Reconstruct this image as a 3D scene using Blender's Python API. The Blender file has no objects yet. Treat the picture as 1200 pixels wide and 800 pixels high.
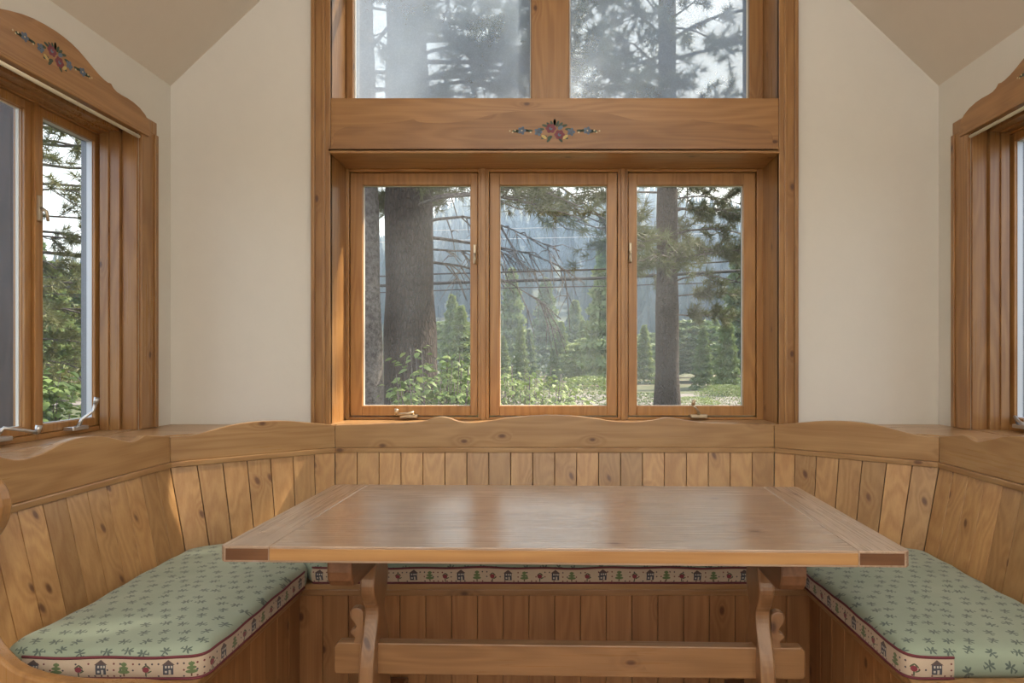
import bpy, bmesh, math, random
import numpy as np
from mathutils import Vector, Matrix
C = bpy.context.scene.collection
SC = bpy.context.scene
random.seed(7)
RNG = np.random.default_rng(11)
PI = math.pi
F = 750.0; CX = 650.0; CY = 420.0; CAMZ = 1.26      # focal length in pixels (1200 wide frame), principal point, eye height

# ------------------------------------------------------------------ camera
cam_d = bpy.data.cameras.new('camera')
cam = bpy.data.objects.new('camera', cam_d); C.objects.link(cam)
cam.location = (0, 0, CAMZ); cam.rotation_euler = (PI/2, 0, 0)
cam_d.sensor_width = 36; cam_d.lens = 36*F/1200
cam_d.shift_x = -50/1200; cam_d.shift_y = 20/1200
cam_d.clip_start = 0.02; cam_d.clip_end = 2000
SC.camera = cam
# ------------------------------------------------------------------ sky, sun, exposure
w = bpy.data.worlds.new('sky'); SC.world = w; w.use_nodes = True
wn = w.node_tree; bg = wn.nodes['Background']
sky = wn.nodes.new('ShaderNodeTexSky'); sky.sky_type = 'NISHITA'; sky.sun_disc = False
sky.sun_elevation = math.radians(44); sky.sun_rotation = math.radians(54); sky.dust_density = 4.0; sky.air_density = 1.0
wmix = wn.nodes.new('ShaderNodeMix'); wmix.data_type = 'RGBA'; wmix.inputs['Factor'].default_value = 0.55
wn.links.new(sky.outputs[0], wmix.inputs['A']); wmix.inputs['B'].default_value = (6.9, 7.7, 8.8, 1)
wn.links.new(wmix.outputs['Result'], bg.inputs[0]); bg.inputs[1].default_value = 0.36
sd = bpy.data.lights.new('sun', 'SUN'); sun = bpy.data.objects.new('sun', sd); C.objects.link(sun)
sd.energy = 18.0; sd.angle = math.radians(0.7); sd.color = (1, 0.96, 0.9)
sun.rotation_euler = Vector((-1.36, -1.0, -1.65)).to_track_quat('-Z', 'Y').to_euler()
def area(name, loc, rot, sx, sy, e, col):
    d = bpy.data.lights.new(name, 'AREA'); d.shape = 'RECTANGLE'; d.size = sx; d.size_y = sy; d.energy = e; d.color = col
    o = bpy.data.objects.new(name, d); C.objects.link(o); o.location = loc; o.rotation_euler = rot
area('room_bounce_light', (0, -0.6, 1.9), (math.radians(-112), 0, 0), 1.6, 1.0, 150, (0.93, 0.97, 1.0))       # added fill bounced off the rear wall, not a lamp of the room
area('room_ceiling_wash', (0, -1.0, 2.3), (math.radians(180), 0, 0), 1.4, 1.4, 92, (0.95, 0.98, 1.0))           # added unseen fill that brightens the vaulted ceiling
SC.view_settings.view_transform = 'Standard'; SC.view_settings.look = 'None'
SC.view_settings.gamma = 1; SC.view_settings.use_curve_mapping = False
SC.view_settings.exposure = 0.0
SC.cycles.use_denoising = True
SC.cycles.max_bounces = 10; SC.cycles.transparent_max_bounces = 24
SC.cycles.sample_clamp_indirect = 4

# ------------------------------------------------------------------ helpers
def link(o, parent=None):
    C.objects.link(o)
    if parent is not None: o.parent = parent
    return o
def empty(name, loc=(0, 0, 0), rz=0, parent=None):
    o = bpy.data.objects.new(name, None); o.empty_display_size = .1
    o.location = loc; o.rotation_euler = (0, 0, rz); return link(o, parent)
def tag(o, label=None, cat=None, group=None, kind=None):
    if label: o['label'] = label
    if cat: o['category'] = cat
    if group: o['group'] = group
    if kind: o['kind'] = kind
    return o
def add_bevel(o, width, seg=2):
    m = o.modifiers.new('bevel', 'BEVEL'); m.width = width; m.segments = seg; m.limit_method = 'ANGLE'; m.angle_limit = math.radians(35)
    return o
def mesh(name, vs, fs, mat, parent=None, bevel=0, smooth=False, mats=None, midx=None):
    me = bpy.data.meshes.new(name); me.from_pydata([tuple(v) for v in vs], [], fs); me.update()
    bm = bmesh.new(); bm.from_mesh(me); bmesh.ops.recalc_face_normals(bm, faces=bm.faces); bm.to_mesh(me); bm.free()
    for m in (mats or [mat]): me.materials.append(m)
    if midx is not None: me.polygons.foreach_set('material_index', midx)
    if smooth: me.shade_smooth()
    o = bpy.data.objects.new(name, me); link(o, parent)
    if bevel: add_bevel(o, bevel)
    return o
class MB:
    def __init__(s): s.v = []; s.f = []
    def add(s, vs, fs):
        n = len(s.v); s.v += [tuple(v) for v in vs]; s.f += [tuple(i+n for i in f) for f in fs]; return s
    def box(s, x0, x1, y0, y1, z0, z1):
        return s.add([(x0,y0,z0),(x1,y0,z0),(x1,y1,z0),(x0,y1,z0),(x0,y0,z1),(x1,y0,z1),(x1,y1,z1),(x0,y1,z1)],
                     [(0,3,2,1),(4,5,6,7),(0,1,5,4),(1,2,6,5),(2,3,7,6),(3,0,4,7)])
    def prism(s, pts, plane, a, b):
        def P(p, t):
            return {'xz': (p[0], t, p[1]), 'yz': (t, p[0], p[1]), 'xy': (p[0], p[1], t)}[plane]
        n = len(pts)
        return s.add([P(p, a) for p in pts]+[P(p, b) for p in pts],
                     [tuple(range(n)), tuple(range(2*n-1, n-1, -1))]+[(i, (i+1) % n, (i+1) % n+n, i+n) for i in range(n)])
    def tube(s, pts, rs, seg=8):
        pts = [Vector(p) for p in pts]
        if not hasattr(rs, '__len__'): rs = [rs]*len(pts)
        rings = []
        for i, p in enumerate(pts):
            d = (pts[min(i+1, len(pts)-1)]-pts[max(i-1, 0)]).normalized()
            a = d.cross(Vector((0, 0, 1)));
            if a.length < .05: a = d.cross(Vector((1, 0, 0)))
            a.normalize(); b = d.cross(a)
            rings.append([p+(a*math.cos(2*PI*k/seg)+b*math.sin(2*PI*k/seg))*rs[i] for k in range(seg)])
        vs = [v for r in rings for v in r]; fs = []
        for i in range(len(pts)-1):
            for k in range(seg):
                k2 = (k+1) % seg; fs.append((i*seg+k, i*seg+k2, (i+1)*seg+k2, (i+1)*seg+k))
        fs.append(tuple(range(seg))); fs.append(tuple(range((len(pts)-1)*seg, len(pts)*seg)))
        return s.add(vs, fs)
    def frame(s, x0, x1, z0, z1, l, r, t, b, y0, y1):          # rectangular ring of four bars in the xz plane
        s.box(x0, x0+l, y0, y1, z0, z1); s.box(x1-r, x1, y0, y1, z0, z1)
        s.box(x0+l, x1-r, y0, y1, z1-t, z1); return s.box(x0+l, x1-r, y0, y1, z0, z0+b)
    def build(s, name, mat, parent=None, bevel=0, smooth=False):
        return mesh(name, s.v, s.f, mat, parent, bevel, smooth)
def box(name, x0, x1, y0, y1, z0, z1, mat, parent=None, bevel=.002):
    return MB().box(x0, x1, y0, y1, z0, z1).build(name, mat, parent, bevel)
def prism(name, pts, plane, a, b, mat, parent=None, bevel=.002):
    return MB().prism(pts, plane, a, b).build(name, mat, parent, bevel)
def bigmesh(name, V, T, mat, parent=None, smooth=False):         # V (n,3), T (m,3) numpy
    me = bpy.data.meshes.new(name); n = len(V); m = len(T)
    me.vertices.add(n); me.vertices.foreach_set('co', np.asarray(V, np.float32).ravel())
    me.loops.add(3*m); me.loops.foreach_set('vertex_index', np.asarray(T, np.int32).ravel())
    me.polygons.add(m); me.polygons.foreach_set('loop_start', np.arange(0, 3*m, 3, dtype=np.int32))
    me.update(calc_edges=True); me.validate(); me.materials.append(mat)
    if smooth: me.shade_smooth()
    return link(bpy.data.objects.new(name, me), parent)
def crv(pts, n=6):                                              # Catmull-Rom smoothing of an open 2D/3D polyline
    P = [np.array(p, float) for p in pts]; P = [2*P[0]-P[1]]+P+[2*P[-1]-P[-2]]; out = []
    for i in range(1, len(P)-2):
        for k in range(n):
            t = k/n; a, b, c, d = P[i-1], P[i], P[i+1], P[i+2]
            out.append(tuple(.5*((2*b)+(c-a)*t+(2*a-5*b+4*c-d)*t*t+(3*b-a-3*c+d)*t**3)))
    out.append(tuple(P[-2])); return out
def wpt(px, py, D): return ((px-CX)/F*D, D, CAMZ-(py-CY)/F*D)

# ------------------------------------------------------------------ node helpers
class X:
    def __init__(s, nt, o): s.nt = nt; s.o = o
    def m(s, op, b=None, c=None):
        n = s.nt.nodes.new('ShaderNodeMath'); n.operation = op
        for i, q in enumerate((s, b, c)):
            if q is None: continue
            if isinstance(q, X): s.nt.links.new(q.o, n.inputs[i])
            else: n.inputs[i].default_value = q
        return X(s.nt, n.outputs[0])
    def __add__(s, b): return s.m('ADD', b)
    def __sub__(s, b): return s.m('SUBTRACT', b)
    def __mul__(s, b): return s.m('MULTIPLY', b)
    def __truediv__(s, b): return s.m('DIVIDE', b)
    def __lt__(s, b): return s.m('LESS_THAN', b)
    def __gt__(s, b): return s.m('GREATER_THAN', b)
    def min(s, b): return s.m('MINIMUM', b)
    def max(s, b): return s.m('MAXIMUM', b)
    def floor(s): return s.m('FLOOR')
    def sin(s): return s.m('SINE')
    def cos(s): return s.m('COSINE')
    def abs(s): return s.m('ABSOLUTE')
class M:
    def __init__(s, name):
        s.mat = bpy.data.materials.new(name); s.mat.use_nodes = True; s.nt = s.mat.node_tree
        s.bsdf = s.nt.nodes['Principled BSDF']; s.out = s.nt.nodes['Material Output']
    def new(s, t, **kw):
        n = s.nt.nodes.new(t)
        for k, v in kw.items(): setattr(n, k, v)
        return n
    def ln(s, a, b): s.nt.links.new(a.o if isinstance(a, X) else a, b)
    def coords(s, out='Object'): return s.new('ShaderNodeTexCoord').outputs[out]
    def sep(s, v):
        n = s.new('ShaderNodeSeparateXYZ'); s.ln(v, n.inputs[0]); return [X(s.nt, o) for o in n.outputs]
    def comb(s, x, y, z=0.0):
        n = s.new('ShaderNodeCombineXYZ')
        for i, q in enumerate((x, y, z)):
            if isinstance(q, X): s.ln(q, n.inputs[i])
            else: n.inputs[i].default_value = q
        return n.outputs[0]
    def noise(s, v, scale, detail=3, rough=.5, dist=0):
        n = s.new('ShaderNodeTexNoise'); s.ln(v, n.inputs['Vector']); n.inputs['Scale'].default_value = scale
        n.inputs['Detail'].default_value = detail; n.inputs['Roughness'].default_value = rough; n.inputs['Distortion'].default_value = dist
        return X(s.nt, n.outputs['Fac'])
    def remap(s, x, a, b, c=0.0, d=1.0):
        n = s.new('ShaderNodeMapRange'); s.ln(x, n.inputs[0])
        for i, q in enumerate((a, b, c, d)): n.inputs[i+1].default_value = q
        return X(s.nt, n.outputs[0])
    def mix(s, f, a, b, bt='MIX'):
        n = s.new('ShaderNodeMix', data_type='RGBA', blend_type=bt)
        for q, i in ((f, n.inputs['Factor']), (a, n.inputs['A']), (b, n.inputs['B'])):
            if isinstance(q, X) or hasattr(q, 'is_linked'): s.ln(q, i)
            elif isinstance(q, tuple): i.default_value = (*q, 1)
            else: i.default_value = q
        return n.outputs['Result']
    def base(s, c):
        if isinstance(c, tuple): s.bsdf.inputs['Base Color'].default_value = (*c, 1)
        else: s.ln(c, s.bsdf.inputs['Base Color'])
    def bump(s, h, st, dist=.002):
        n = s.new('ShaderNodeBump'); n.inputs['Strength'].default_value = st; n.inputs['Distance'].default_value = dist
        s.ln(h, n.inputs['Height']); s.ln(n.outputs[0], s.bsdf.inputs['Normal'])
    def set(s, **kw):
        for k, v in kw.items(): s.bsdf.inputs[k.replace('_', ' ')].default_value = v
        return s
def simple(name, c, rough=.5, metal=0, spec=.5, var=0.0):
    m = M(name); m.set(Roughness=rough, Metallic=metal)
    if var:
        n = m.noise(m.coords(), 9, 4); m.base(m.mix(n, tuple(q*(1-var) for q in c), tuple(min(1, q*(1+var)) for q in c)))
    else: m.base(c)
    return m.mat
def wood(name, axis, light, dark, rough=.34, knots=1.0, tint=.16, wear=0.0, spec=.5, coat=.3):
    m = M(name)
    oi = m.new('ShaderNodeObjectInfo'); r = X(m.nt, oi.outputs['Random'])
    x, y, z = m.sep(m.coords()); x, y, z = x+r*31.7, y+r*17.3, z+r*23.1
    ax = {'X': (x, y, z), 'Y': (y, x, z), 'Z': (z, x, y)}[axis]; L, A, B = ax
    vk = m.new('ShaderNodeTexVoronoi'); vk.voronoi_dimensions = '2D'; m.ln(m.comb(L*5.0, (A+B)*9.0, 0.0), vk.inputs['Vector']); vk.inputs['Scale'].default_value = 1.0
    kd = X(m.nt, vk.outputs['Distance']); hue = m.sep(vk.outputs['Color'])[0]
    has = hue > (1-.34*knots)
    near = m.remap(kd, .0, .45, 1, 0)*has
    g = m.noise(m.comb(L*.7, A*7.0, B*7.0), 1.0, 2, .45)
    rings = ((g*70+near*near*16).sin()*.5+.5)
    fine = m.noise(m.comb(L*3, A*150, B*150), 1.0, 3, .6)
    blot = m.noise(m.comb(L*1.5, A*5, B*5), 1.3, 3, .5)
    f = m.remap(rings*.26+fine*.50+blot*.6, .42, .95)
    c = m.mix(f, light, dark)
    tb = m.remap(r, 0, 1, 1-tint, 1+tint*.7)
    c = m.mix(1.0, c, m.comb(tb, tb*m.remap(r, 0, 1, 1.0, 1.0), tb), 'MULTIPLY')
    kn = m.remap(kd+m.noise(m.comb(L*20, A*20, B*20), 1, 2)*.06, .075, .135, 1, 0)*has
    c = m.mix(m.remap(kd, .06, .34, .32, 0)*has, c, (dark[0]*.7, dark[1]*.6, dark[2]*.55)); c = m.mix(kn*.9, c, (dark[0]*.30, dark[1]*.22, dark[2]*.25))
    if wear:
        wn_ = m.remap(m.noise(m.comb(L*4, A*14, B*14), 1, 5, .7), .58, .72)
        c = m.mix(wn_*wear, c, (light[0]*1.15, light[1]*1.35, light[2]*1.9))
    m.base(c); ru = m.remap(fine*.5+blot*.5, .3, .7, rough-.07, rough+.1); m.ln(ru, m.bsdf.inputs['Roughness'])
    m.bump(rings*.25+fine*.6, .12, .0012); m.bsdf.inputs['Specular IOR Level'].default_value = spec
    m.set(Coat_Weight=coat, Coat_Roughness=.3); return m.mat

PL, PD = (.53, .315, .135), (.37, .19, .072)
plank_z = wood('pine_plank_vertical', 'Z', PL, PD, .33, 1.2, .24)
pine_x = wood('pine_board_x', 'X', (.46, .28, .13), (.33, .175, .072), .30, .5, .08)
pine_y = wood('pine_board_y', 'Y', (.46, .28, .13), (.33, .175, .072), .30, .5, .08)
pine_z = wood('pine_board_z', 'Z', (.46, .25, .095), (.31, .15, .05), .3, .25, .08)
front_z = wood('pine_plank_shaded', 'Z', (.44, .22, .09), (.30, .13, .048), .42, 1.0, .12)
casing_z = wood('casing_wood', 'Z', (.39, .205, .073), (.26, .12, .04), .3, .3, .08)
casing_x = wood('casing_wood_across', 'X', (.39, .205, .073), (.26, .12, .04), .3, .3, .08)
sash_z = wood('sash_wood', 'Z', (.47, .245, .080), (.32, .145, .042), .3, .0, .06)
sash_x = wood('sash_wood_across', 'X', (.47, .245, .080), (.32, .145, .042), .3, .0, .06)
valance_x = wood('valance_wood', 'X', (.41, .21, .075), (.28, .13, .042), .36, .45, .04)
overlay_x = wood('valance_overlay_wood', 'X', (.35, .172, .060), (.24, .11, .037), .4, .5, .03)
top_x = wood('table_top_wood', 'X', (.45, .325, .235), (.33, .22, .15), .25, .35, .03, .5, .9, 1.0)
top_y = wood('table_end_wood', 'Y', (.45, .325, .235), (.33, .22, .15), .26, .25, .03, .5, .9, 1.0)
edge_x = wood('table_edge_wood', 'X', (.52, .30, .12), (.38, .19, .068), .33, .1, .03)
endgrain = wood('dark_end_grain', 'X', (.22, .10, .042), (.11, .045, .018), .4, .0, .03)
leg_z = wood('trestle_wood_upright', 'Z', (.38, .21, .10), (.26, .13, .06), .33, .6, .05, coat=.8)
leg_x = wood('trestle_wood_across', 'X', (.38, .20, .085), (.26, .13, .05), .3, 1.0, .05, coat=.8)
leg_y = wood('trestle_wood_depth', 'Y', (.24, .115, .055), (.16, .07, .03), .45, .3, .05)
def plaster(name, c):
    m = M(name); n = m.noise(m.coords(), 14, 4); m.base(m.mix(n, tuple(q*.97 for q in c), tuple(q*1.02 for q in c)))
    m.set(Roughness=.85); m.bump(m.noise(m.coords(), 60, 3), .12, .002); return m.mat
wall_m = plaster('cream_plaster', (.70, .665, .60)); ceil_m = plaster('ceiling_plaster', (.70, .63, .54))
white_m = simple('weatherstrip_white', (.75, .74, .70), .5)
silver_m = simple('silver_spacer', (.60, .62, .66), .4, .3)
alu_m = simple('aluminium_cladding', (.20, .21, .23), .45, .5)
brass_m = simple('antique_champagne_metal', (.52, .44, .32), .33, .85)
steel_m = simple('brushed_nickel', (.60, .60, .60), .28, .9)
rod_m = simple('cream_enamel_rod', (.80, .74, .58), .35)
floor_m = wood('floor_boards', 'Y', (.36, .2, .1), (.22, .11, .05), .35, .4, .1)
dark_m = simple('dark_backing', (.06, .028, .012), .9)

def glass(name, dust, patch, dc=(.62, .68, .76)):
    m = M(name); m.nt.nodes.remove(m.bsdf)
    tr = m.new('ShaderNodeBsdfTransparent'); tr.inputs[0].default_value = (.97, .985, .98, 1)
    tl = m.new('ShaderNodeBsdfTranslucent'); tl.inputs[0].default_value = (*dc, 1)
    df = m.new('ShaderNodeBsdfDiffuse'); df.inputs[0].default_value = (*dc, 1)
    gl = m.new('ShaderNodeBsdfGlossy'); gl.inputs['Roughness'].default_value = .02
    a1 = m.new('ShaderNodeMixShader'); a1.inputs[0].default_value = .35; m.ln(tl.outputs[0], a1.inputs[1]); m.ln(df.outputs[0], a1.inputs[2])
    n1 = m.noise(m.coords(), 2.3, 5, .62); n2 = m.noise(m.coords(), 160, 2)
    x, y, z = m.sep(m.coords()); streak = m.noise(m.comb(x*30, 0.0, z*2), 1, 3)
    f = m.remap(n1, .38, .68)*patch+m.remap(n2, .45, .75)*patch*.4+streak*patch*.3+dust
    a2 = m.new('ShaderNodeMixShader'); m.ln(f, a2.inputs[0]); m.ln(tr.outputs[0], a2.inputs[1]); m.ln(a1.outputs[0], a2.inputs[2])
    ge = m.new('ShaderNodeNewGeometry'); dp = m.new('ShaderNodeVectorMath', operation='DOT_PRODUCT')
    m.ln(ge.outputs['Normal'], dp.inputs[0]); m.ln(ge.outputs['Incoming'], dp.inputs[1]); ci = X(m.nt, dp.outputs['Value']).abs()
    fr = ((ci*-1+1).m('POWER', 5.0)*.9+.045)
    a3 = m.new('ShaderNodeMixShader'); m.ln(fr, a3.inputs[0]); m.ln(a2.outputs[0], a3.inputs[1]); m.ln(gl.outputs[0], a3.inputs[2])
    m.ln(a3.outputs[0], m.out.inputs[0]); return m.mat
pane_low = glass('dusty_pane', .012, .06); pane_high = glass('screened_pane', .33, .16, (.43, .52, .66)); pane_side = glass('clear_pane', .015, .03)

# ------------------------------------------------------------------ structure
WX, WY = 1.86, 3.10; EAVE = 2.58; SL = .952; OUT = 2.10
def st(o): o['kind'] = 'structure'; return o
st(box('floor', -2.1, 2.1, -3.2, 3.38, -.12, 0, floor_m, bevel=0))
b = MB()
for s in (-1, 1):
    zo = EAVE-(OUT-WX)*SL
    b.prism([(s*OUT, zo), (0, EAVE+WX*SL), (0, EAVE+WX*SL+.2), (s*OUT, zo+.2)], 'xz', -3.2, 3.42)
    b.box(min(s*OUT, s*2.55), max(s*OUT, s*2.55), -3.2, 3.42, 2.62, 2.70)
st(b.build('ceiling', ceil_m))
HW = 1.09          # half width of the tall back opening
b = MB(); ridge = EAVE+WX*SL
gz = lambda x: EAVE+(WX-abs(x))*SL
for s in (-1, 1):
    b.prism([(s*OUT, 0), (s*HW, 0), (s*HW, gz(HW)), (s*OUT, gz(OUT))], 'xz', WY, 3.38)
b.box(-HW, HW, WY, 3.38, 0, .912)
b.prism([(-HW, 3.26), (-.9, 3.45), (.9, 3.45), (HW, 3.26), (HW, gz(HW)), (0, ridge), (-HW, gz(HW))], 'xz', WY, 3.38)
st(b.build('wall_back', wall_m))
SY0, SY1, SZ0, SZ1 = 1.70, 2.86, .942, 2.29
for s, nm in ((-1, 'wall_left'), (1, 'wall_right')):
    b = MB(); a, c = sorted((s*WX, s*OUT))
    b.box(a, c, -3.2, WY, 0, .912); b.box(a, c, -3.2, WY, SZ1, EAVE)
    b.box(a, c, -3.2, SY0, .912, SZ1); b.box(a, c, SY1, WY, .912, SZ1)
    st(b.build(nm, wall_m))
b = MB().prism([(-WX, 0), (WX, 0), (WX, EAVE), (-WX, EAVE)], 'xz', -3.2, -3.0)
for s in (-1, 1): b.prism([(s*WX, EAVE), (s*.85, EAVE), (s*.85, gz(.85))], 'xz', -3.2, -3.0)
b.prism([(-.85, 3.5), (.85, 3.5), (.85, gz(.85)), (0, ridge), (-.85, gz(.85))], 'xz', -3.2, -3.0)
st(b.build('wall_front', wall_m))

# sill and ledge that runs round the nook behind the bench backs
P = [(-1.58, 1.60), (-1.58, 2.63), (-1.05, 3.06), (1.05, 3.06), (1.58, 2.63), (1.58, 1.60)]
st(prism('trim_1', [(-WX, 1.45), (-WX, WY), (WX, WY), (WX, 1.45), (1.61, 1.45), (1.61, 2.644), (1.061, 3.09), (-1.061, 3.09), (-1.61, 2.644), (-1.61, 1.45)],
   'xy', .914, .942, pine_x, bevel=.001))
st(box('trim_2', -HW, HW, WY, 3.40, .912, .944, pine_x))                      # stool of the back window
for i, s in enumerate((-1, 1)):
    a, c = sorted((s*WX, s*OUT)); st(box('trim_%d' % (3+i), a, c, SY0, SY1, .912, .944, pine_y))
# jamb linings and casings of the tall back opening
ti = 5
for s in (-1, 1):
    st(MB().box(min(s*HW, s*(HW-.012)), max(s*HW, s*(HW-.012)), WY-.02, 3.38, .944, 3.40).build('trim_%d' % ti, casing_z, None, .001)); ti += 1
    a, c = sorted((s*(HW-.012), s*(HW+.078)))
    o = st(MB().box(a, c, 3.075, WY, .944, 3.5).build('trim_%d' % ti, casing_z, None, .003)); ti += 1
    e0, e1 = sorted((s*(HW+.078), s*(HW+.060))); box('bead', e0, e1, 3.062, 3.078, .944, 3.5, casing_z, o, .003)
    e0, e1 = sorted((s*(HW+.012), s*(HW+.026))); box('bead', e0, e1, 3.068, 3.078, .944, 3.5, casing_z, o, .003)
# soffit board above the casements, outside band and its shade ledge
st(box('trim_%d' % ti, -HW+.012, HW-.012, 3.10, 3.38, 2.243, 2.262, casing_x)); ti += 1
st(box('trim_%d' % ti, -HW, HW, 3.29, 3.515, 2.262, 2.47, casing_x)); ti += 1
for s in (-1, 1):                                                            # side windows: casings, stepped jambs
    for (ya, yb) in ((SY1, SY1+.108), (SY0-.108, SY0)):
        a, c = sorted((s*WX, s*(WX-.016)))
        o = st(box('trim_%d' % ti, a, c, ya, yb, .944, SZ1, casing_z, None, .003)); ti += 1
        yo = yb if ya > 2 else ya
        e = sorted((s*(WX-.016), s*(WX-.024))); box('bead', e[0], e[1], min(yo, yo-.022*(1 if ya > 2 else -1)), max(yo, yo-.022*(1 if ya > 2 else -1)), .944, SZ1, casing_z, o, .002)
    a, c = sorted((s*WX, s*(WX-.016))); st(box('trim_%d' % ti, a, c, SY0-.108, SY1+.108, SZ1, SZ1+.06, casing_z, None, .003)); ti += 1
    b = MB()
    for (y, d) in ((SY1, -1), (SY0, 1)):
        for (xa, xb, t) in ((WX+.0, WX+.065, .012), (WX+.068, WX+.112, .026), (WX+.112, WX+.15, .034)):
            a, c = sorted((s*xa, s*xb)); ya, yb = sorted((y, y+d*t)); b.box(a, c, ya, yb, .944, SZ1)
    for (xa, xb, t) in ((WX+.0, WX+.065, .012), (WX+.068, WX+.112, .026), (WX+.112, WX+.15, .034)):
        a, c = sorted((s*xa, s*xb)); b.box(a, c, SY0, SY1, SZ1-t, SZ1)
    st(b.build('trim_%d' % ti, casing_z, None, .0015)); ti += 1

# ------------------------------------------------------------------ windows (local frame: x along, y outward, z up)
def latch(parent, x, z, side):
    o = MB().box(x-.007, x+.007, -.012, .004, z-.05, z+.05).build('latch', brass_m, parent, .003)
    MB().tube([(x, -.012, z+.0), (x+side*.004, -.03, z-.012), (x+side*.007, -.034, z-.05)], [.007, .006, .005], 8).build('latch_lever', brass_m, o, 0, True)
def crank(parent, x, z, style):
    o = MB().prism([(x-.045, -.03), (x-.04, -.036), (x+.04, -.036), (x+.045, -.03), (x+.045, .01), (x-.045, .01)], 'xy', z, z+.016).build('crank_base', brass_m if style < 2 else steel_m, parent, .003)
    mt = brass_m if style < 2 else steel_m
    if style == 0:   pts = [(x+.02, -.02, z+.014), (x+.025, -.036, z+.03), (x-.0, -.040, z+.024), (x-.06, -.042, z+.019)]
    elif style == 1: pts = [(x-.0, -.02, z+.014), (x-.006, -.030, z+.034), (x-.020, -.036, z+.052), (x-.034, -.038, z+.066)]
    elif style == 2: pts = [(x-.0, -.02, z+.014), (x+.01, -.03, z+.045), (x+.045, -.05, z+.075), (x+.045, -.06, z+.105)]
    else:            pts = [(x-.02, -.02, z+.014), (x-.01, -.045, z+.05), (x+.05, -.07, z+.035), (x+.10, -.075, z+.02)]
    MB().tube(pts, [.009, .0065, .006, .007], 8).build('crank_handle', mt, o, 0, True)
    MB().tube([pts[-1], (pts[-1][0]+.004, pts[-1][1]-.004, pts[-1][2]+.028)], [.009, .011], 8).build('crank_knob', mt, o, 0, True)
def casement(root, x0, x1, z0, z1, l, r, t, bt, pane_mat, side=False):
    s_ = MB().frame(x0, x1, z0, z1, l, r, t, bt, .012, .05).build('sash', sash_z, root, .0025)
    g0, g1, h0, h1 = x0+l, x1-r, z0+bt, z1-t
    MB().frame(g0-.004, g1+.004, h0-.004, h1+.004, .006, .006, .006, .006, .022, .034).build('glazing_bead', sash_z, s_, .003)
    mesh('pane', [(g0, .041, h0), (g1, .041, h0), (g1, .041, h1), (g0, .041, h1)], [(0, 1, 2, 3)], pane_mat, s_)
    if side == 1: MB().frame(g0-.002, g1+.002, h0-.002, h1+.002, .005, .005, .005, .005, .024, .047).build('gasket', silver_m, s_)
    else: MB().frame(g0-.002, g1+.002, h0-.002, h1+.002, .0045, .0045, .0045, .0045, .034, .046).build('gasket', white_m, s_)
    if side != 2: MB().frame(x0-.001, x1+.001, z0-.001, z1+.001, l-.002, r-.002, t-.002, bt-.002, .05, .075).build('outer_cladding', alu_m, s_)
    return s_
PW = 3.31; K = PW/F
X_ = lambda p: (p-CX)*K
Z_ = lambda p: CAMZ-(p-CY)*K
w1 = st(empty('window_1', (0, PW, 0)))
zt, zb = 2.243, .944
units = [(409, 560, 423, 551.5), (573, 724, 584.5, 712.5), (736, 887, 746, 873)]
edges = [X_(403)-.012, X_(409), X_(560), X_(573), X_(724), X_(736), X_(887), X_(893)+.012]
b = MB()
for i in range(0, 8, 2): b.box(edges[i], edges[i+1], 0, .07, zb, zt)
b.build('frame_upright', sash_z, w1, .003)
b = MB()
for i in range(1, 7, 2):
    b.box(edges[i], edges[i+1], 0.0, .07, Z_(201), zt); b.box(edges[i], edges[i+1], 0.002, .07, zb, Z_(488.5))
b.build('frame_rail', sash_x, w1, .003)
b = MB()                                                     # raised stops that read as the stepped edge round each sash
for i in (0, 2, 4, 6):
    a, c = edges[i], edges[i+1]
    if i in (2, 4): b.box(a+.016, c-.016, -.012, .002, zb, zt)
b.box(edges[0], edges[-1], -.01, .002, Z_(197.5), Z_(195)+.004)
b.build('stop_bead', sash_z, w1, .002)
for (a, c, g0, g1) in units:
    casement(w1, X_(a)+.003, X_(c)-.003, Z_(488)+.003, Z_(201)-.003, X_(g0)-X_(a), X_(c)-X_(g1), Z_(201)-Z_(215), Z_(476.5)-Z_(488), pane_low)
latch(w1, X_(556.5), Z_(298), 1); latch(w1, X_(738.5), Z_(296), -1)
crank(w1, X_(480), Z_(489), 0); crank(w1, X_(818), Z_(489), 1)

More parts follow.
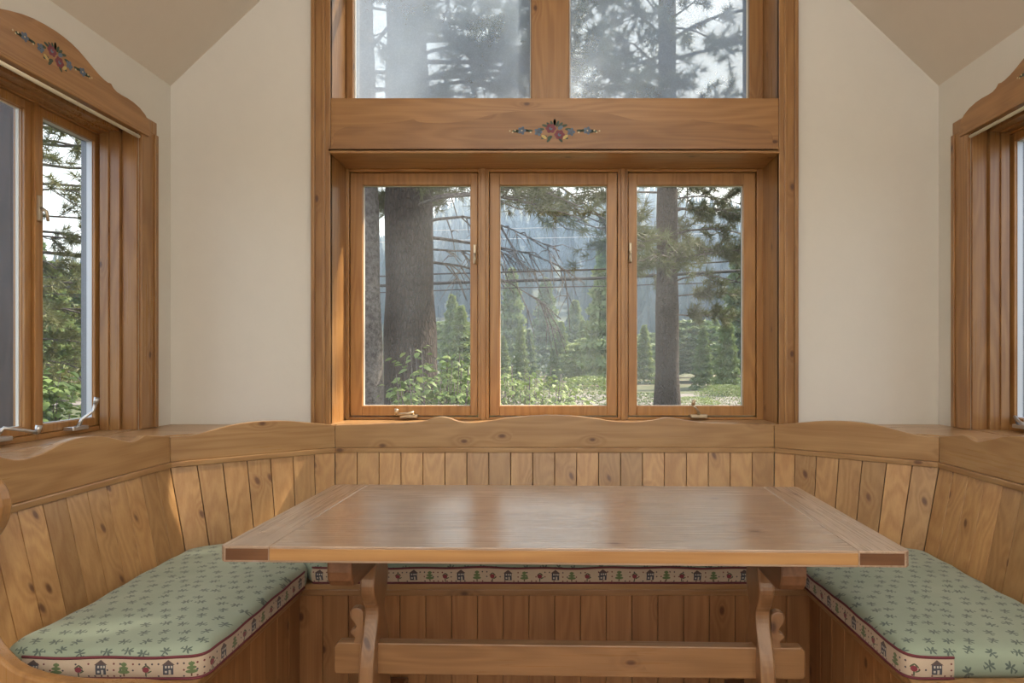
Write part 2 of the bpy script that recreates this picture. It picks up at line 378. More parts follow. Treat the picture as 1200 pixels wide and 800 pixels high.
w2 = st(empty('window_2', (0, PW, 0)))
b = MB(); ub, ut = 2.47, 3.30
b.box(-HW+.012, X_(413.5), 0, .07, ub, ut); b.box(X_(878), HW-.012, 0, .07, ub, ut)
b.box(X_(622), X_(667.5), .0, .07, ub, ut+.1)
b.build('frame_upright', casing_z, w2, .003)
box('mullion_post', X_(622)+.006, X_(667.5)-.006, -.06, 0, 2.508, ut+.1, casing_z, w2, .003)
box('frame_rail', -HW+.012, HW-.012, .005, .07, ub-.0, ub+.045, casing_x, w2, .002)
prism('head_rail', [(-HW+.012, ut-.05), (-.9, ut+.10), (.9, ut+.10), (HW-.012, ut-.05), (HW-.012, ut), (.9, ut+.14), (-.9, ut+.14), (-HW+.012, ut)], 'xz', .0, .07, casing_x, w2)
for (a, c) in ((413.5, 622), (667.5, 878)):
    x0, x1 = X_(a), X_(c); xo = x0 if a < 500 else x1; xi = x1 if a < 500 else x0
    p = prism('pane', [(x0, 2.515), (x1, 2.515), (x1, ut-.03 if xo == x1 else ut+.1), (xi if 1 else 0, ut+.1), (math.copysign(.9, xo), ut+.1), (x0, ut-.03 if xo == x0 else ut+.1)] if xo == x0 else
                     [(x0, 2.515), (x1, 2.515), (x1, ut-.03), (.9, ut+.1), (x0, ut+.1)], 'xz', .035, .038, pane_high, w2, 0)
    MB().frame(x0-.001, x1+.001, 2.505, 3.26, .006, .006, .006, .006, .026, .044).build('gasket', white_m, p)
    MB().frame(x0-.0, x1+.0, 2.505, 3.25, .012, .012, .012, .012, .046, .075).build('outer_cladding', alu_m, p)

for s, nm in ((-1, 'window_3'), (1, 'window_4')):
    wr = st(empty(nm, (s*(WX+.15), 0, 0), PI/2 if s < 0 else -PI/2))
    U = lambda y: y if s < 0 else -y                         # world y -> local x
    us = [(2.499, 2.846), (2.112, 2.474), (1.712, 2.087)]
    z0, z1 = .965, 2.25
    b = MB()
    for (ya, yb) in ((2.847, 2.86), (2.475, 2.498), (2.088, 2.111), (1.70, 1.711)):
        b.box(*sorted((U(ya), U(yb))), 0, .085, .944, SZ1)
    b.build('frame_upright', sash_z, wr, .003)
    b = MB(); b.box(*sorted((U(1.73), U(2.83))), .001, .085, .944, z0); b.box(*sorted((U(1.73), U(2.83))), .001, .085, z1, SZ1)
    b.build('frame_rail', sash_x, wr, .002)
    for k, (ya, yb) in enumerate(us):
        a, c = sorted((U(ya), U(yb)))
        casement(wr, a+.001, c-.001, z0+.001, z1-.001, .03, .03, .034, .034, pane_side, 2 if k == 1 else 1)
        if s < 0: crank(wr, (a+c)/2+(.0 if k == 0 else .0), z0-.003, 2 if k == 0 else 3)
        else: crank(wr, (a+c)/2-.05, z0-.003, 3 if k < 1 else 2)
    for yl in (2.490, 2.10):
        latch(wr, U(yl)+.0, 1.845, 1)

w5 = st(empty('window_5', (0, -3.1, EAVE)))                  # high gable window behind the viewer
MB().frame(-.85, .85, 0, .92, .05, .05, .05, .05, -.04, .04).build('frame', casing_z, w5, .003)
box('mullion', -.03, .03, -.03, .03, .05, .87, casing_z, w5)
mesh('pane', [(-.8, 0, .05), (.8, 0, .05), (.8, 0, .87), (-.8, 0, .87)], [(0, 1, 2, 3)], pane_side, w5)

# ------------------------------------------------------------------ painted flower decoration (flat paint on the boards)
paint = {'rose': simple('rose_paint', (.20, .05, .07), .6), 'blue': simple('slate_blue_paint', (.13, .17, .24), .6), 'green': simple('leaf_green_paint', (.055, .085, .06), .6),
         'yellow': simple('yellow_paint', (.55, .42, .16), .6), 'white': simple('white_dot_paint', (.6, .5, .3), .6)}
def flowers(parent, cx, cz, yf, sc, flip=1):
    items = []
    def el(dx, dz, rx, rz, ang, c, lift): items.append((dx*sc, dz*sc, rx*sc, rz*sc, ang, c, lift))
    for s in (-1, 1):
        for (dx, dz, a) in ((.03, .035, .8), (.05, .03, .3), (.07, .012, 0), (.055, -.03, -.5), (.085, -.008, .1), (.15, .006, .1), (.13, .004, 0), (.19, 0, .1), (.205, .003, -.2), (.03, -.042, -.9), (.0, .048, 1.5), (.015, .04, 1.2)):
            el(s*dx, dz, .017, .007, s*a, 'green', .0002)
        for k in range(5):
            a = k*2*PI/5
            el(s*.085+.012*math.cos(a), .0-.002+.012*math.sin(a), .010, .008, a, 'blue', .0004)
            el(s*.17+.012*math.cos(a), .005+.012*math.sin(a), .010, .008, a, 'blue', .0004)
        el(s*.17, .005, .004, .004, 0, 'white', .0006); el(s*.055, -.028, .016, .008, s*.6, 'yellow', .0005)
        for (dx, dz) in ((.125, -.004), (.218, -.004), (.232, .003), (.205, .006)): el(s*dx, dz, .0045, .0045, 0, 'white', .0005)
    for (dx, dz) in ((-.02, .016), (.025, -.016)):
        for k in range(6):
            a = k*PI/3; el(dx+.015*math.cos(a), dz+.013*math.sin(a), .013, .011, a, 'rose', .0004+k*.00002)
        el(dx, dz, .009, .009, 0, 'blue', .0007); el(dx+.003, dz+.004, .005, .004, 0, 'rose', .0008)
    el(.03, .02, .015, .010, .5, 'blue', .0003); el(-.025, -.03, .014, .008, .4, 'green', .0003)
    keys = list(paint); vs, fs, mi = [], [], []
    for (dx, dz, rx, rz, ang, c, lift) in items:
        n = len(vs); N = 10
        for k in range(N):
            a = 2*PI*k/N; u, v = rx*math.cos(a), rz*math.sin(a)
            vs.append((cx+dx+u*math.cos(ang)-v*math.sin(ang), yf-lift*flip, cz+dz+u*math.sin(ang)+v*math.cos(ang)))
        fs.append(tuple(range(n, n+N))); mi.append(keys.index(c))
    return mesh('painted_flowers', vs, fs, None, parent, mats=[paint[k] for k in keys], midx=mi)
# back valance
val = tag(empty('window_valance', (0, 3.06, 2.24)), 'long flat pine valance board over the three back windows, painted with a flower spray', 'valance')
box('valance_board', -1.074, 1.074, .006, .24, 0, .268, valance_x, val, .003)
sc_pts = [(408, 169), (409, 158), (419, 151), (438, 146.5), (468, 145), (490, 143), (502, 140.5), (510, 144), (540, 145), (570, 141), (600, 134), (629, 131), (648, 130.5)]
def vz(py): return CAMZ-(py-CY)*3.06/F-2.24
L_ = [((p-CX-12)*3.06/F, vz(y)) for p, y in [(397, 176)]+[(q[0]-5, q[1]) for q in sc_pts[:-1]]+[(660, 130.5)]]
half = [(x+.0, z) for x, z in L_]; xm = half[-1][0]
right = [(2*xm-x, z) for x, z in reversed(half[:-1])]
curve = crv(half+right, 4)
prism('scalloped_overlay', [(curve[0][0], .018)]+list(curve)+[(curve[-1][0], .018)], 'xz', -.010, .0065, overlay_x, val, .002)
box('lower_moulding', -1.074, 1.074, -.006, .006, .0, .014, valance_x, val, .004)
box('lower_moulding', -1.074, 1.074, -.002, .006, .014, .03, valance_x, val, .004)
flowers(val, .0, vz(155), -.0105, .92)
# side valances
right_prof = [(.56, 2.276), (.543, 2.334), (.52, 2.355), (.483, 2.371), (.44, 2.379), (.40, 2.381), (.36, 2.379), (.332, 2.380), (.312, 2.387), (.298, 2.400), (.28, 2.396), (.26, 2.398), (.23, 2.405), (.196, 2.418), (.16, 2.434), (.118, 2.450), (.08, 2.460), (.04, 2.465), (0, 2.467)]
for s in (-1, 1):
    v = empty('window_valance', (s*1.838, 2.355, 2.276), PI/2 if s < 0 else -PI/2)
    tag(v, 'scalloped wooden valance with painted flowers over the %s side window' % ('left' if s < 0 else 'right'), 'valance')
    far = [(u, z-2.276) for u, z in right_prof]; near = [(-u*1.22, z) for u, z in reversed(far[:-1])]
    pr = far+near
    if s > 0: pr = [(-u, z) for u, z in pr]
    prism('valance_board', pr, 'xz', 0, .02, valance_x, v, .002)
    u0, u1 = sorted((pr[0][0]*.98, pr[-1][0]*.98))
    box('lower_moulding', u0, u1, -.008+.006, .022, -.012, .0, valance_x, v, .003)
    flowers(v, -.0, .095, -.0006, .8)
    r = MB().tube([(s*1.842, 2.835, 2.243), (s*1.842, 1.70, 2.243)], .0075, 10).build('curtain_rod', rod_m, None, 0, True)
    tag(r, 'thin cream curtain rod under the valance of the %s side window' % ('left' if s < 0 else 'right'), 'curtain rod')

# ------------------------------------------------------------------ built in corner bench
bench = tag(empty('corner_bench'), 'U-shaped built-in pine bench with plank backs round the table', 'bench')
def on_seg(px, a, c):                                       # where the sight column px meets the plan segment a-c -> distance along, depth
    k = (px-CX)/F; dx, dy = c[0]-a[0], c[1]-a[1]
    t = (k*a[1]-a[0])/(dx-k*dy); return t, a[1]+dy*t
def scallop(a, c, pxs):
    L = math.dist(a, c); out = []
    for px, py in pxs:
        t, D = on_seg(px, a, c); out.append((t*L, CAMZ-(py-CY)*D/F))
    return out
def board(a, c, prof, m0=0., m1=0.):
    L = math.dist(a, c); ang = math.atan2(c[1]-a[1], c[0]-a[0])
    o = prism('back_board', [(0, .835)]+[(min(max(x, 0), L), z) for x, z in prof]+[(L, .835)], 'xz', 0, .028, pine_x, bench, .003)
    o.location = (*a, 0); o.rotation_euler = (0, 0, ang)
    s_ = box('cap_strip', 0, L, -.008, .03, .811, .8345, pine_x, bench, .004); s_.location = o.location; s_.rotation_euler = o.rotation_euler
left_px = [(0.5, 536), (16, 538), (36, 536), (56, 528), (76, 518), (96, 512), (120, 511), (136, 514), (152, 517.5), (160, 516), (167, 511.5), (172, 509.5), (178, 510), (198.6, 511.5)]
sideL = scallop(P[0], P[1], left_px)
first = sideL[0]; hump = [(2*sideL[2][0]-x, z) for x, z in sideL[3:9]]
sideL = [(0, .955)]+[(x, z) for x, z in sorted(hump) if x > .0 and x < sideL[1][0]-.01]+sideL[1:]
sideL = sorted(sideL)
Ls = math.dist(P[0], P[1])
board(P[0], P[1], crv([(0, .965)]+[q for q in sideL if q[0] > .02][:-1]+[(Ls, .940)], 3))
diag_px = [(201, 512), (224, 510), (248, 504), (272, 498), (300, 494), (332, 493), (360, 495), (393, 498)]
dg = scallop(P[1], P[2], diag_px); Ld = math.dist(P[1], P[2]); dg[0] = (0, dg[0][1]); dg[-1] = (Ld, dg[-1][1])
board(P[1], P[2], crv(dg, 4))
back_px = [(393, 498), (440, 496.8), (473, 496), (490, 494.5), (500, 492.5), (508, 489.5), (517, 488.3), (526, 489.5), (537, 493.5), (552, 495), (567, 494), (585, 491), (607, 488.4), (640, 486.4), (668, 487), (685, 488.6), (700, 490.5), (713, 492.7), (727, 494), (745, 494.3), (756, 493.5), (770, 491.5), (782, 489), (795, 491), (812, 493.5), (835, 495.5), (906, 497)]
bk = scallop(P[2], P[3], back_px); Lb = math.dist(P[2], P[3]); bk[0] = (0, bk[0][1]); bk[-1] = (Lb, bk[-1][1])
board(P[2], P[3], crv(bk, 3))
board(P[3], P[4], crv([(Ld-x, z) for x, z in reversed(dg)], 4))
sR = crv([(0, .965)]+[q for q in sideL if q[0] > .02][:-1]+[(Ls, .940)], 3)
board(P[4], P[5], [(Ls-x, z) for x, z in reversed(sR)])
# reclined tongue and groove planks, mitred round the corners
B = [(-1.48, 1.60), (-1.48, 2.583), (-1.015, 2.96), (1.015, 2.96), (1.48, 2.583), (1.48, 1.60)]
TZ, BZ = .813, .425
for (i, n) in ((0, 11), (1, 7), (2, 20), (3, 7), (4, 11)):
    for k in range(n):
        t0, t1 = k/n, (k+1)/n
        lp = lambda a, c, t: Vector((a[0]+(c[0]-a[0])*t, a[1]+(c[1]-a[1])*t, 0))
        g = .0015
        T0, T1, B0, B1 = lp(P[i], P[i+1], t0), lp(P[i], P[i+1], t1), lp(B[i], B[i+1], t0), lp(B[i], B[i+1], t1)
        d = (T1-T0).normalized(); nrm = Vector((-d.y, d.x, 0))          # points to the wall
        T0, T1, B0, B1 = T0+d*g, T1-d*g, B0+d*g, B1-d*g
        T0.z = T1.z = TZ; B0.z = B1.z = BZ
        c0 = (T0+T1+B0+B1)/4; q = [v-c0 for v in (B0, B1, T1, T0)]; bkv = [v+nrm*.018 for v in q]
        R = Matrix.Rotation(-math.atan2(d.y, d.x), 3, 'Z')
        vs = [R @ v for v in q+bkv]
        o = mesh('plank', vs, [(0, 1, 2, 3), (7, 6, 5, 4), (0, 4, 5, 1), (1, 5, 6, 2), (2, 6, 7, 3), (3, 7, 4, 0)], plank_z, bench, .0016)
        o.location = c0; o.rotation_euler = (0, 0, math.atan2(d.y, d.x))
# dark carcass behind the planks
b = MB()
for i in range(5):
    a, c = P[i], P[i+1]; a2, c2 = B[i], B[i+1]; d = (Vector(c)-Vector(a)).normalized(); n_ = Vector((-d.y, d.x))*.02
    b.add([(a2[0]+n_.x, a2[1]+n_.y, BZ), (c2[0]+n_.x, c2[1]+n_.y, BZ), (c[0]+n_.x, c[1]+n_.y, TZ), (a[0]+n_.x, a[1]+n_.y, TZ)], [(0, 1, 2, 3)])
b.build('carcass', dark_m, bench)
# seat and fronts
seat = [(-1.50, 1.64), (-.93, 1.64), (-.93, 2.385), (.93, 2.385), (.93, 1.64), (1.50, 1.64), (1.50, 2.59), (1.03, 2.98), (-1.03, 2.98), (-1.50, 2.59)]
prism('seat_board', seat, 'xy', .398, .420, pine_x, bench, .004)
box('front_rail', -.945, .945, 2.388, 2.40, .375, .398, leg_x, bench, .003)
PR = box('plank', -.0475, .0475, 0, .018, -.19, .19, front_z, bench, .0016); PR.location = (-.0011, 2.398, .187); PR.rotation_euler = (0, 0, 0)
first_used = False
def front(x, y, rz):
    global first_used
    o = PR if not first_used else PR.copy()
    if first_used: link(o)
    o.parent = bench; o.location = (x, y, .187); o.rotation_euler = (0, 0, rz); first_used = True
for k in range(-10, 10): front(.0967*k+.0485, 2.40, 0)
for s in (-1, 1):
    a, c = sorted((s*.945, s*.955)); box('front_rail', a, c, 1.66, 2.40, .375, .398, pine_y, bench, .003)
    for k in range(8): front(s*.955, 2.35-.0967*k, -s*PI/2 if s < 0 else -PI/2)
    out = [(1.60, 0), (1.60, .985), (1.54, .995), (1.47, .985), (1.415, .955), (1.388, .905), (1.392, .85), (1.42, .80), (1.455, .745), (1.465, .68), (1.452, .62), (1.425, .565), (1.39, .515), (1.345, .478), (1.27, .455), (1.18, .445), (1.05, .443), (.965, .432), (.925, .40), (.915, .35), (.93, .28), (.935, .1), (.935, 0)]
    cv = crv(out[2:-2], 3)
    prism('end_panel', [(s*x, z) for x, z in [out[0], out[1]]+cv+out[-2:]], 'xz', 1.60, 1.64, pine_z, bench, .008)
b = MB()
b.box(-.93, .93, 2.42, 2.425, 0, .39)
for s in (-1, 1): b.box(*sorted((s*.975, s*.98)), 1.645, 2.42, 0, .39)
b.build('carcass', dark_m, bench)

# ------------------------------------------------------------------ cushions
def fabric_nodes(m, col, h):
    m.base(col); m.set(Roughness=.85); m.bsdf.inputs['Sheen Weight'].default_value = .25
    m.bump(h, .25, .001)
def ell(p, q, cx, cy, rx, ry, ang=0.0):
    c, s = math.cos(ang), math.sin(ang); dx, dy = p-cx, q-cy
    a = (dx*c+dy*s)/rx; b_ = (dy*c-dx*s)/ry
    return a*a+b_*b_
def top_fabric():
    m = M('green_sprig_fabric'); x, y, z = m.sep(m.coords())
    sx, sy = .056, .049
    yy = y+z*.9; xx = x+z*.25
    v = yy/sy; row = v.floor(); odd = row-(row/2).floor()*2
    u = xx/sx+odd*.5; cu = u.floor(); fu = (u-cu-.5)*sx; fv = (v-row-.5)*sy
    wn_ = m.new('ShaderNodeTexWhiteNoise', noise_dimensions='2D'); m.ln(m.comb(cu, row), wn_.inputs['Vector'])
    r1, r2, r3 = m.sep(wn_.outputs['Color'])
    a = (r1-.5)*4.0; c, s = a.cos(), a.sin(); flip = (r3 > .5)*2-1
    fu, fv = (fu+(r2-.5)*.022)*flip, fv+(r3-.5)*.016
    p = fu*c+fv*s; q = fv*c-fu*s
    shapes = [(0, -.004, .0019, .0135, 0), (-.0062, .006, .0075, .0028, -.5), (.0065, .006, .0078, .0028, .55), (-.007, -.0035, .0066, .0024, .35), (.007, -.004, .0066, .0024, -.35), (0.0005, .0105, .003, .0055, .1), (.002, -.0145, .0055, .0018, .2)]
    f = None
    for sh in shapes:
        e = ell(p, q, *sh); f = e if f is None else f.min(e)
    mask = m.remap(f, .8, 1.3, 1, 0)
    big = m.noise(m.coords(), 5, 3); weave = m.noise(m.coords(), 900, 1)
    base = m.mix(m.remap(big, .3, .7), (.26, .335, .26), (.33, .41, .33))
    base = m.mix(weave*.25, base, (.42, .46, .35))
    col = m.mix(mask*.82, base, (.055, .085, .085))
    fabric_nodes(m, col, weave); return m.mat
def border_fabric():
    m = M('storybook_border_fabric'); u, v, _ = m.sep(m.coords('UV'))
    per = .175; k = (u/per).floor(); p = u-k*per
    def rect(cx, cy, hw, hh): return ((p-cx).abs() < hw)*((v-cy).abs() < hh)
    weave = m.noise(m.coords(), 900, 1)
    c = m.mix(weave, (.50, .40, .30), (.60, .50, .40))
    # scattered dots
    du, dv = (u/.0165), (v/.0165); a, b_ = du.floor(), dv.floor()
    wn_ = m.new('ShaderNodeTexWhiteNoise', noise_dimensions='2D'); m.ln(m.comb(a, b_), wn_.inputs['Vector']); r1, r2, r3 = m.sep(wn_.outputs['Color'])
    d = ell((du-a-.5)*.0165, (dv-b_-.5)*.0165, 0, 0, .0026, .0026); c = m.mix((d < 1)*(r1 > .45), c, m.mix(r2 > .5, (.16, .04, .05), (.07, .06, .08)))
    # house
    D1 = (.055, .06, .085)
    c = m.mix(rect(.030, .026, .0135, .014), c, D1)
    roof = ((p-.030).abs()*.75+(v-.038) < .013)*(v > .038); c = m.mix(roof, c, (.10, .07, .07))
    for wx in (.024, .032, .039): c = m.mix(rect(wx, .033, .0022, .0030), c, (.55, .52, .47))
    c = m.mix(rect(.034, .019, .003, .006), c, (.5, .46, .4)); c = m.mix(rect(.024, .020, .003, .003), c, (.5, .48, .45))
    # tree
    e = None
    for sh in ((.090, .030, .004, .016), (.090, .020, .015, .005), (.090, .030, .012, .0045), (.090, .040, .008, .0045)):
        q = ell(p, v, *sh); e = q if e is None else e.min(q)
    c = m.mix(e < 1, c, (.13, .19, .085)); c = m.mix(rect(.090, .011, .002, .004), c, (.13, .07, .04))
    # rose with leaves
    e = None
    for sh in ((.143, .034, .008, .0022, .7), (.153, .034, .008, .0022, -.7), (.147, .014, .002, .009), (.156, .020, .007, .002, .5)):
        q = ell(p, v, *sh); e = q if e is None else e.min(q)
    c = m.mix(e < 1, c, (.08, .10, .06)); c = m.mix(ell(p, v, .147, .026, .0085, .0075) < 1, c, (.22, .035, .055))
    edge = ((v < .005)+(v > .053)).min(1.0); c = m.mix(edge, c, (.17, .05, .055))
    fabric_nodes(m, c, weave); return m.mat
topf, bordf = top_fabric(), border_fabric()
burg = simple('burgundy_piping', (.16, .035, .05), .8, var=.15)
def round_poly(pts, r, step=.02):
    out = []; n = len(pts); P_ = [Vector(p) for p in pts]
    for i in range(n):
        a, p, c = P_[i-1], P_[i], P_[(i+1) % n]; d1, d2 = (a-p).normalized(), (c-p).normalized()
        ang = d1.angle(d2); t = r/math.tan(ang/2); s0, s1 = p+d1*t, p+d2*t; 
        for k in range(7):
            u = k/6; out.append((1-u)**2*s0+2*u*(1-u)*p+u*u*s1)
    res = []; m_ = len(out)
    for i in range(m_):
        a, c = out[i], out[(i+1) % m_]; L = (c-a).length; k = max(1, int(L/step))
        for j in range(k): res.append(a.lerp(c, j/k))
    return res
def cushion(label, pts, z0, band, seed, th=.078):
    rnd = random.Random(seed); c0 = sum((Vector(p) for p in pts), Vector((0, 0)))/len(pts)
    ring = round_poly([Vector(p)-c0 for p in pts], .045); n = len(ring)
    prof = [(.985, 0), (1.0, .012), (1.004, .03), (1.002, .05), (.996, .062), (.982, .072), (.955, .079), (.90, .084), (.78, .087), (.6, .089), (.4, .090), (.2, .090)]
    V = []; ph = [rnd.uniform(0, 6) for _ in range(6)]
    def wob(x, y, z):
        k = min(1, z/.06); return k*(.0035*math.sin(x*9+ph[0])*math.sin(y*8+ph[1])+.0018*math.sin(x*27+y*14+ph[2])+.0014*math.sin(y*38-x*11+ph[3]))
    for s, z in prof:
        for v in ring:
            x, y = v.x*s, v.y*s; V.append((x, y, z*th/.078+wob(x, y, z)))
    V.append((0, 0, prof[-1][1]*th/.078+wob(0, 0, .09))); Fs = []
    for i in range(len(prof)-1):
        for k in range(n): k2 = (k+1) % n; Fs.append((i*n+k, i*n+k2, (i+1)*n+k2, (i+1)*n+k))
    L0 = (len(prof)-1)*n
    for k in range(n): Fs.append((L0+k, L0+(k+1) % n, len(V)-1))
    Fs.append(tuple(range(n-1, -1, -1)))
    o = mesh('seat_cushion', V, Fs, topf, None, 0, True); o.location = (c0.x, c0.y, z0); tag(o, label, 'cushion', 'patterned bench cushions')
    # border band on the edges that face the room
    (a, c) = band; A_ = Vector(a)-c0; Cc = Vector(c)-c0
    ia = min(range(n), key=lambda i: (ring[i]-A_).length); ic = min(range(n), key=lambda i: (ring[i]-Cc).length)
    idx = []; i = ia
    while True:
        idx.append(i)
        if i == ic: break
        i = (i+1) % n
    zs = [.003, .012, .030, .048, .059]; sc = [.996, 1.002, 1.0055, 1.0035, .9985]
    V, Fs, UV = [], [], []; arc = 0
    for j, i in enumerate(idx):
        if j: arc += (ring[i]-ring[idx[j-1]]).length
        d = ring[i].normalized()*.0022
        for z, s in zip(zs, sc):
            V.append((ring[i].x*s+d.x, ring[i].y*s+d.y, z+wob(ring[i].x*s, ring[i].y*s, z))); UV.append((arc, z-.002))
    k = len(zs)
    for j in range(len(idx)-1):
        for q in range(k-1): Fs.append((j*k+q, (j+1)*k+q, (j+1)*k+q+1, j*k+q+1))
    me = bpy.data.meshes.new('border_band'); me.from_pydata(V, [], Fs); uvl = me.uv_layers.new(name='UVMap')
    for li, lp in enumerate(me.loops): uvl.data[li].uv = UV[lp.vertex_index]
    me.materials.append(bordf); me.shade_smooth(); bo = bpy.data.objects.new('border_band', me); link(bo, o)
    for zz, ss in ((.060, 1.0005), (.003, .9985)):
        pp = []
        for i in idx:
            d = ring[i].normalized()*.003; pp.append((ring[i].x*ss+d.x, ring[i].y*ss+d.y, zz+wob(ring[i].x, ring[i].y, zz)))
        MB().tube(pp, .0032, 6).build('piping', burg, o, 0, True)
    return o
zc = .4205
cushion('green sprig-patterned cushion with storybook border on the left bench', [(-1.455, 1.675), (-.918, 1.675), (-.918, 2.376), (-1.225, 2.77), (-1.47, 2.565)], zc, ((-1.40, 1.675), (-.918, 2.34)), 3)
cushion('green sprig-patterned cushion on the right bench, border showing along its inner edge', [(.918, 1.675), (1.455, 1.675), (1.47, 2.565), (1.225, 2.77), (.918, 2.376)], zc, ((.918, 2.34), (1.035, 1.675)), 5)
cushion('long narrow-looking cushion on the back bench behind the table', [(-.91, 2.388), (.91, 2.388), (1.23, 2.79), (1.03, 2.935), (-1.03, 2.935), (-1.23, 2.79)], zc, ((-.90, 2.388), (.90, 2.388)), 8)

# ------------------------------------------------------------------ trestle table
tb = tag(empty('dining_table', (.026, 2.105, 0), math.radians(-1.5)), 'long pine trestle table with a worn glossy top in the middle of the nook', 'table')
W2, D2, E = .912, .418, .135
z0, z1 = .716, .760
box('top_panel', -W2+E+.0008, W2-E-.0008, -D2, D2, z0, z1, top_x, tb, .002)
box('front_edge', -W2+E+.0008, W2-E-.0008, -D2-.0012, -D2+.004, z0+.006, z1-.007, edge_x, tb, .001)
for s in (-1, 1):
    pts = [(s*(W2-E), -D2), (s*(W2-.012), -D2), (s*W2, -D2+.012), (s*W2, D2-.012), (s*(W2-.012), D2), (s*(W2-E), D2)]
    o = prism('breadboard_end', pts, 'xy', z0, z1, top_y, tb, .003)
    a, c = sorted((s*(W2-E), s*(W2-.014))); tag(box('end_grain', a+.003, c-.003, -D2-.001, -D2+.004, z0+.006, z1-.007, endgrain, o, .001), 'dark end grain')
    xl = s*.6425 if s > 0 else -.6225
    hz = [(.0, .12), (.10, .118), (.16, .108), (.22, .098), (.28, .093), (.33, .080), (.375, .058), (.415, .042), (.45, .040), (.48, .062), (.52, .082), (.555, .078), (.59, .060), (.63, .056), (.67, .066), (.716, .076)]
    hz2 = crv(hz, 3)
    leg = prism('leg', [(-h, z) for z, h in hz2]+[(h*.95, z) for z, h in reversed(hz2)], 'yz', xl-.024, xl+.024, leg_z, tb, .007)
    bp = [(-.31, .716), (-.314, .66), (-.308, .634), (-.292, .616), (-.26, .608), (.26, .608), (.29, .616), (.30, .650), (.312, .675), (.31, .716)]
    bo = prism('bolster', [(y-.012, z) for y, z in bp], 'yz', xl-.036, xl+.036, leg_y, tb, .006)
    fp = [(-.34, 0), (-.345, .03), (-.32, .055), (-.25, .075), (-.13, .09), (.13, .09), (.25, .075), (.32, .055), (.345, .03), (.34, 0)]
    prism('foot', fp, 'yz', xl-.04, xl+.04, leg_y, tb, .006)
    # scroll wedge that locks the tenon
    x0 = xl+s*.024
    kp = [(0, .334), (.030, .334), (.034, .342), (.028, .352), (.032, .360), (.041, .364), (.044, .373), (.038, .381), (.028, .383), (.025, .392), (.030, .402), (.040, .414), (.045, .428), (.043, .441), (.034, .450), (.020, .452), (.006, .446), (0, .436)]
    prism('wedge_key', [(x0+s*u, v) for u, v in kp], 'xz', -.045, -.012, leg_z, tb, .004)
prism('stretcher', [(-.735, .236), (-.742, .245), (-.742, .325), (-.728, .338), (.763, .338), (.775, .325), (.775, .245), (.768, .236)], 'xz', -.045, -.005, leg_x, tb, .004)

# ------------------------------------------------------------------ outdoors
def ground_mat(name, a, b_, sc, c=None):
    a, b_ = tuple(q*.6 for q in a), tuple(q*.6 for q in b_)
    m = M(name); n = m.noise(m.coords(), sc, 6, .6); col = m.mix(m.remap(n, .35, .65), a, b_)
    if c: col = m.mix(m.remap(m.noise(m.coords(), sc*.13, 3), .5, .62), col, c)
    m.base(col); m.set(Roughness=.95); return m.mat
grass_m = ground_mat('dry_grass', (.05, .075, .025), (.12, .13, .055), 1.5, (.16, .13, .09))
slope_m = ground_mat('forest_floor', (.035, .06, .035), (.08, .11, .06), .05)
road_m = ground_mat('gravel', (.20, .18, .17), (.27, .25, .24), 3)
st(mesh('ground', [(-200, -60, -.5), (200, -60, -.5), (200, 95, -.5), (-200, 95, -.5)], [(0, 1, 2, 3)], grass_m))
st(mesh('road', [(-80, 25, -.47), (80, 22, -.47), (80, 30, -.47), (-80, 33, -.47)], [(0, 1, 2, 3)], road_m))
xs = np.linspace(-230, 230, 60); ys = np.linspace(90, 470, 50); RX, RY = np.meshgrid(xs, ys)
def slope_z(x, y):
    t = np.clip((y-90)/380, 0, 1); side = np.exp(-((x-20)/150)**2)
    return -.6+(118*t**1.15)*(.45+.55*side)+6*np.sin(x*.045+y*.01)*t+4*np.sin(x*.11+2)*t
RZ = slope_z(RX, RY); V = np.stack([RX, RY, RZ], -1).reshape(-1, 3); nx = 60; T = []
for j in range(49):
    for i in range(59):
        a = j*nx+i; T += [(a, a+1, a+nx+1), (a, a+nx+1, a+nx)]
st(bigmesh('hillside', V, np.array(T), slope_m, smooth=True))
def needle_mat(name, a, b_):
    a, b_ = tuple(q*.62 for q in a), tuple(q*.62 for q in b_)
    m = M(name); n = m.noise(m.coords(), .9, 4); oi = m.new('ShaderNodeObjectInfo'); r = X(m.nt, oi.outputs['Random'])
    c = m.mix(m.remap(n*.6+r*.4, .25, .75), a, b_); m.base(c); m.set(Roughness=.6)
    tl = m.new('ShaderNodeBsdfTranslucent'); m.ln(c, tl.inputs[0]); mx = m.new('ShaderNodeMixShader'); mx.inputs[0].default_value = .3
    m.ln(m.bsdf.outputs[0], mx.inputs[1]); m.ln(tl.outputs[0], mx.inputs[2]); m.ln(mx.outputs[0], m.out.inputs[0]); return m.mat
far_m = needle_mat('far_conifer_needles', (.05, .09, .065), (.10, .15, .085))
mid_m = needle_mat('young_conifer_needles', (.17, .26, .10), (.36, .46, .17))
pine_m = needle_mat('pine_needles', (.10, .135, .06), (.22, .24, .10))
leaf_m = needle_mat('broad_leaves', (.16, .28, .06), (.40, .52, .16))
bark = M('pine_bark')
vb = bark.new('ShaderNodeTexVoronoi', feature='DISTANCE_TO_EDGE'); x, y, z = bark.sep(bark.coords()); bark.ln(bark.comb(x*30, y*30, z*9), vb.inputs['Vector'])
vb.inputs['Scale'].default_value = 1; cr = bark.remap(X(bark.nt, vb.outputs[0]), 0, .2); nn = bark.noise(bark.coords(), 12, 5)
bark.base(bark.mix(cr, (.02, .014, .012), bark.mix(nn, (.030, .021, .019), (.075, .053, .046)))); bark.set(Roughness=.95); bark.bump(cr+nn*.5, .9, .03); bark = bark.mat
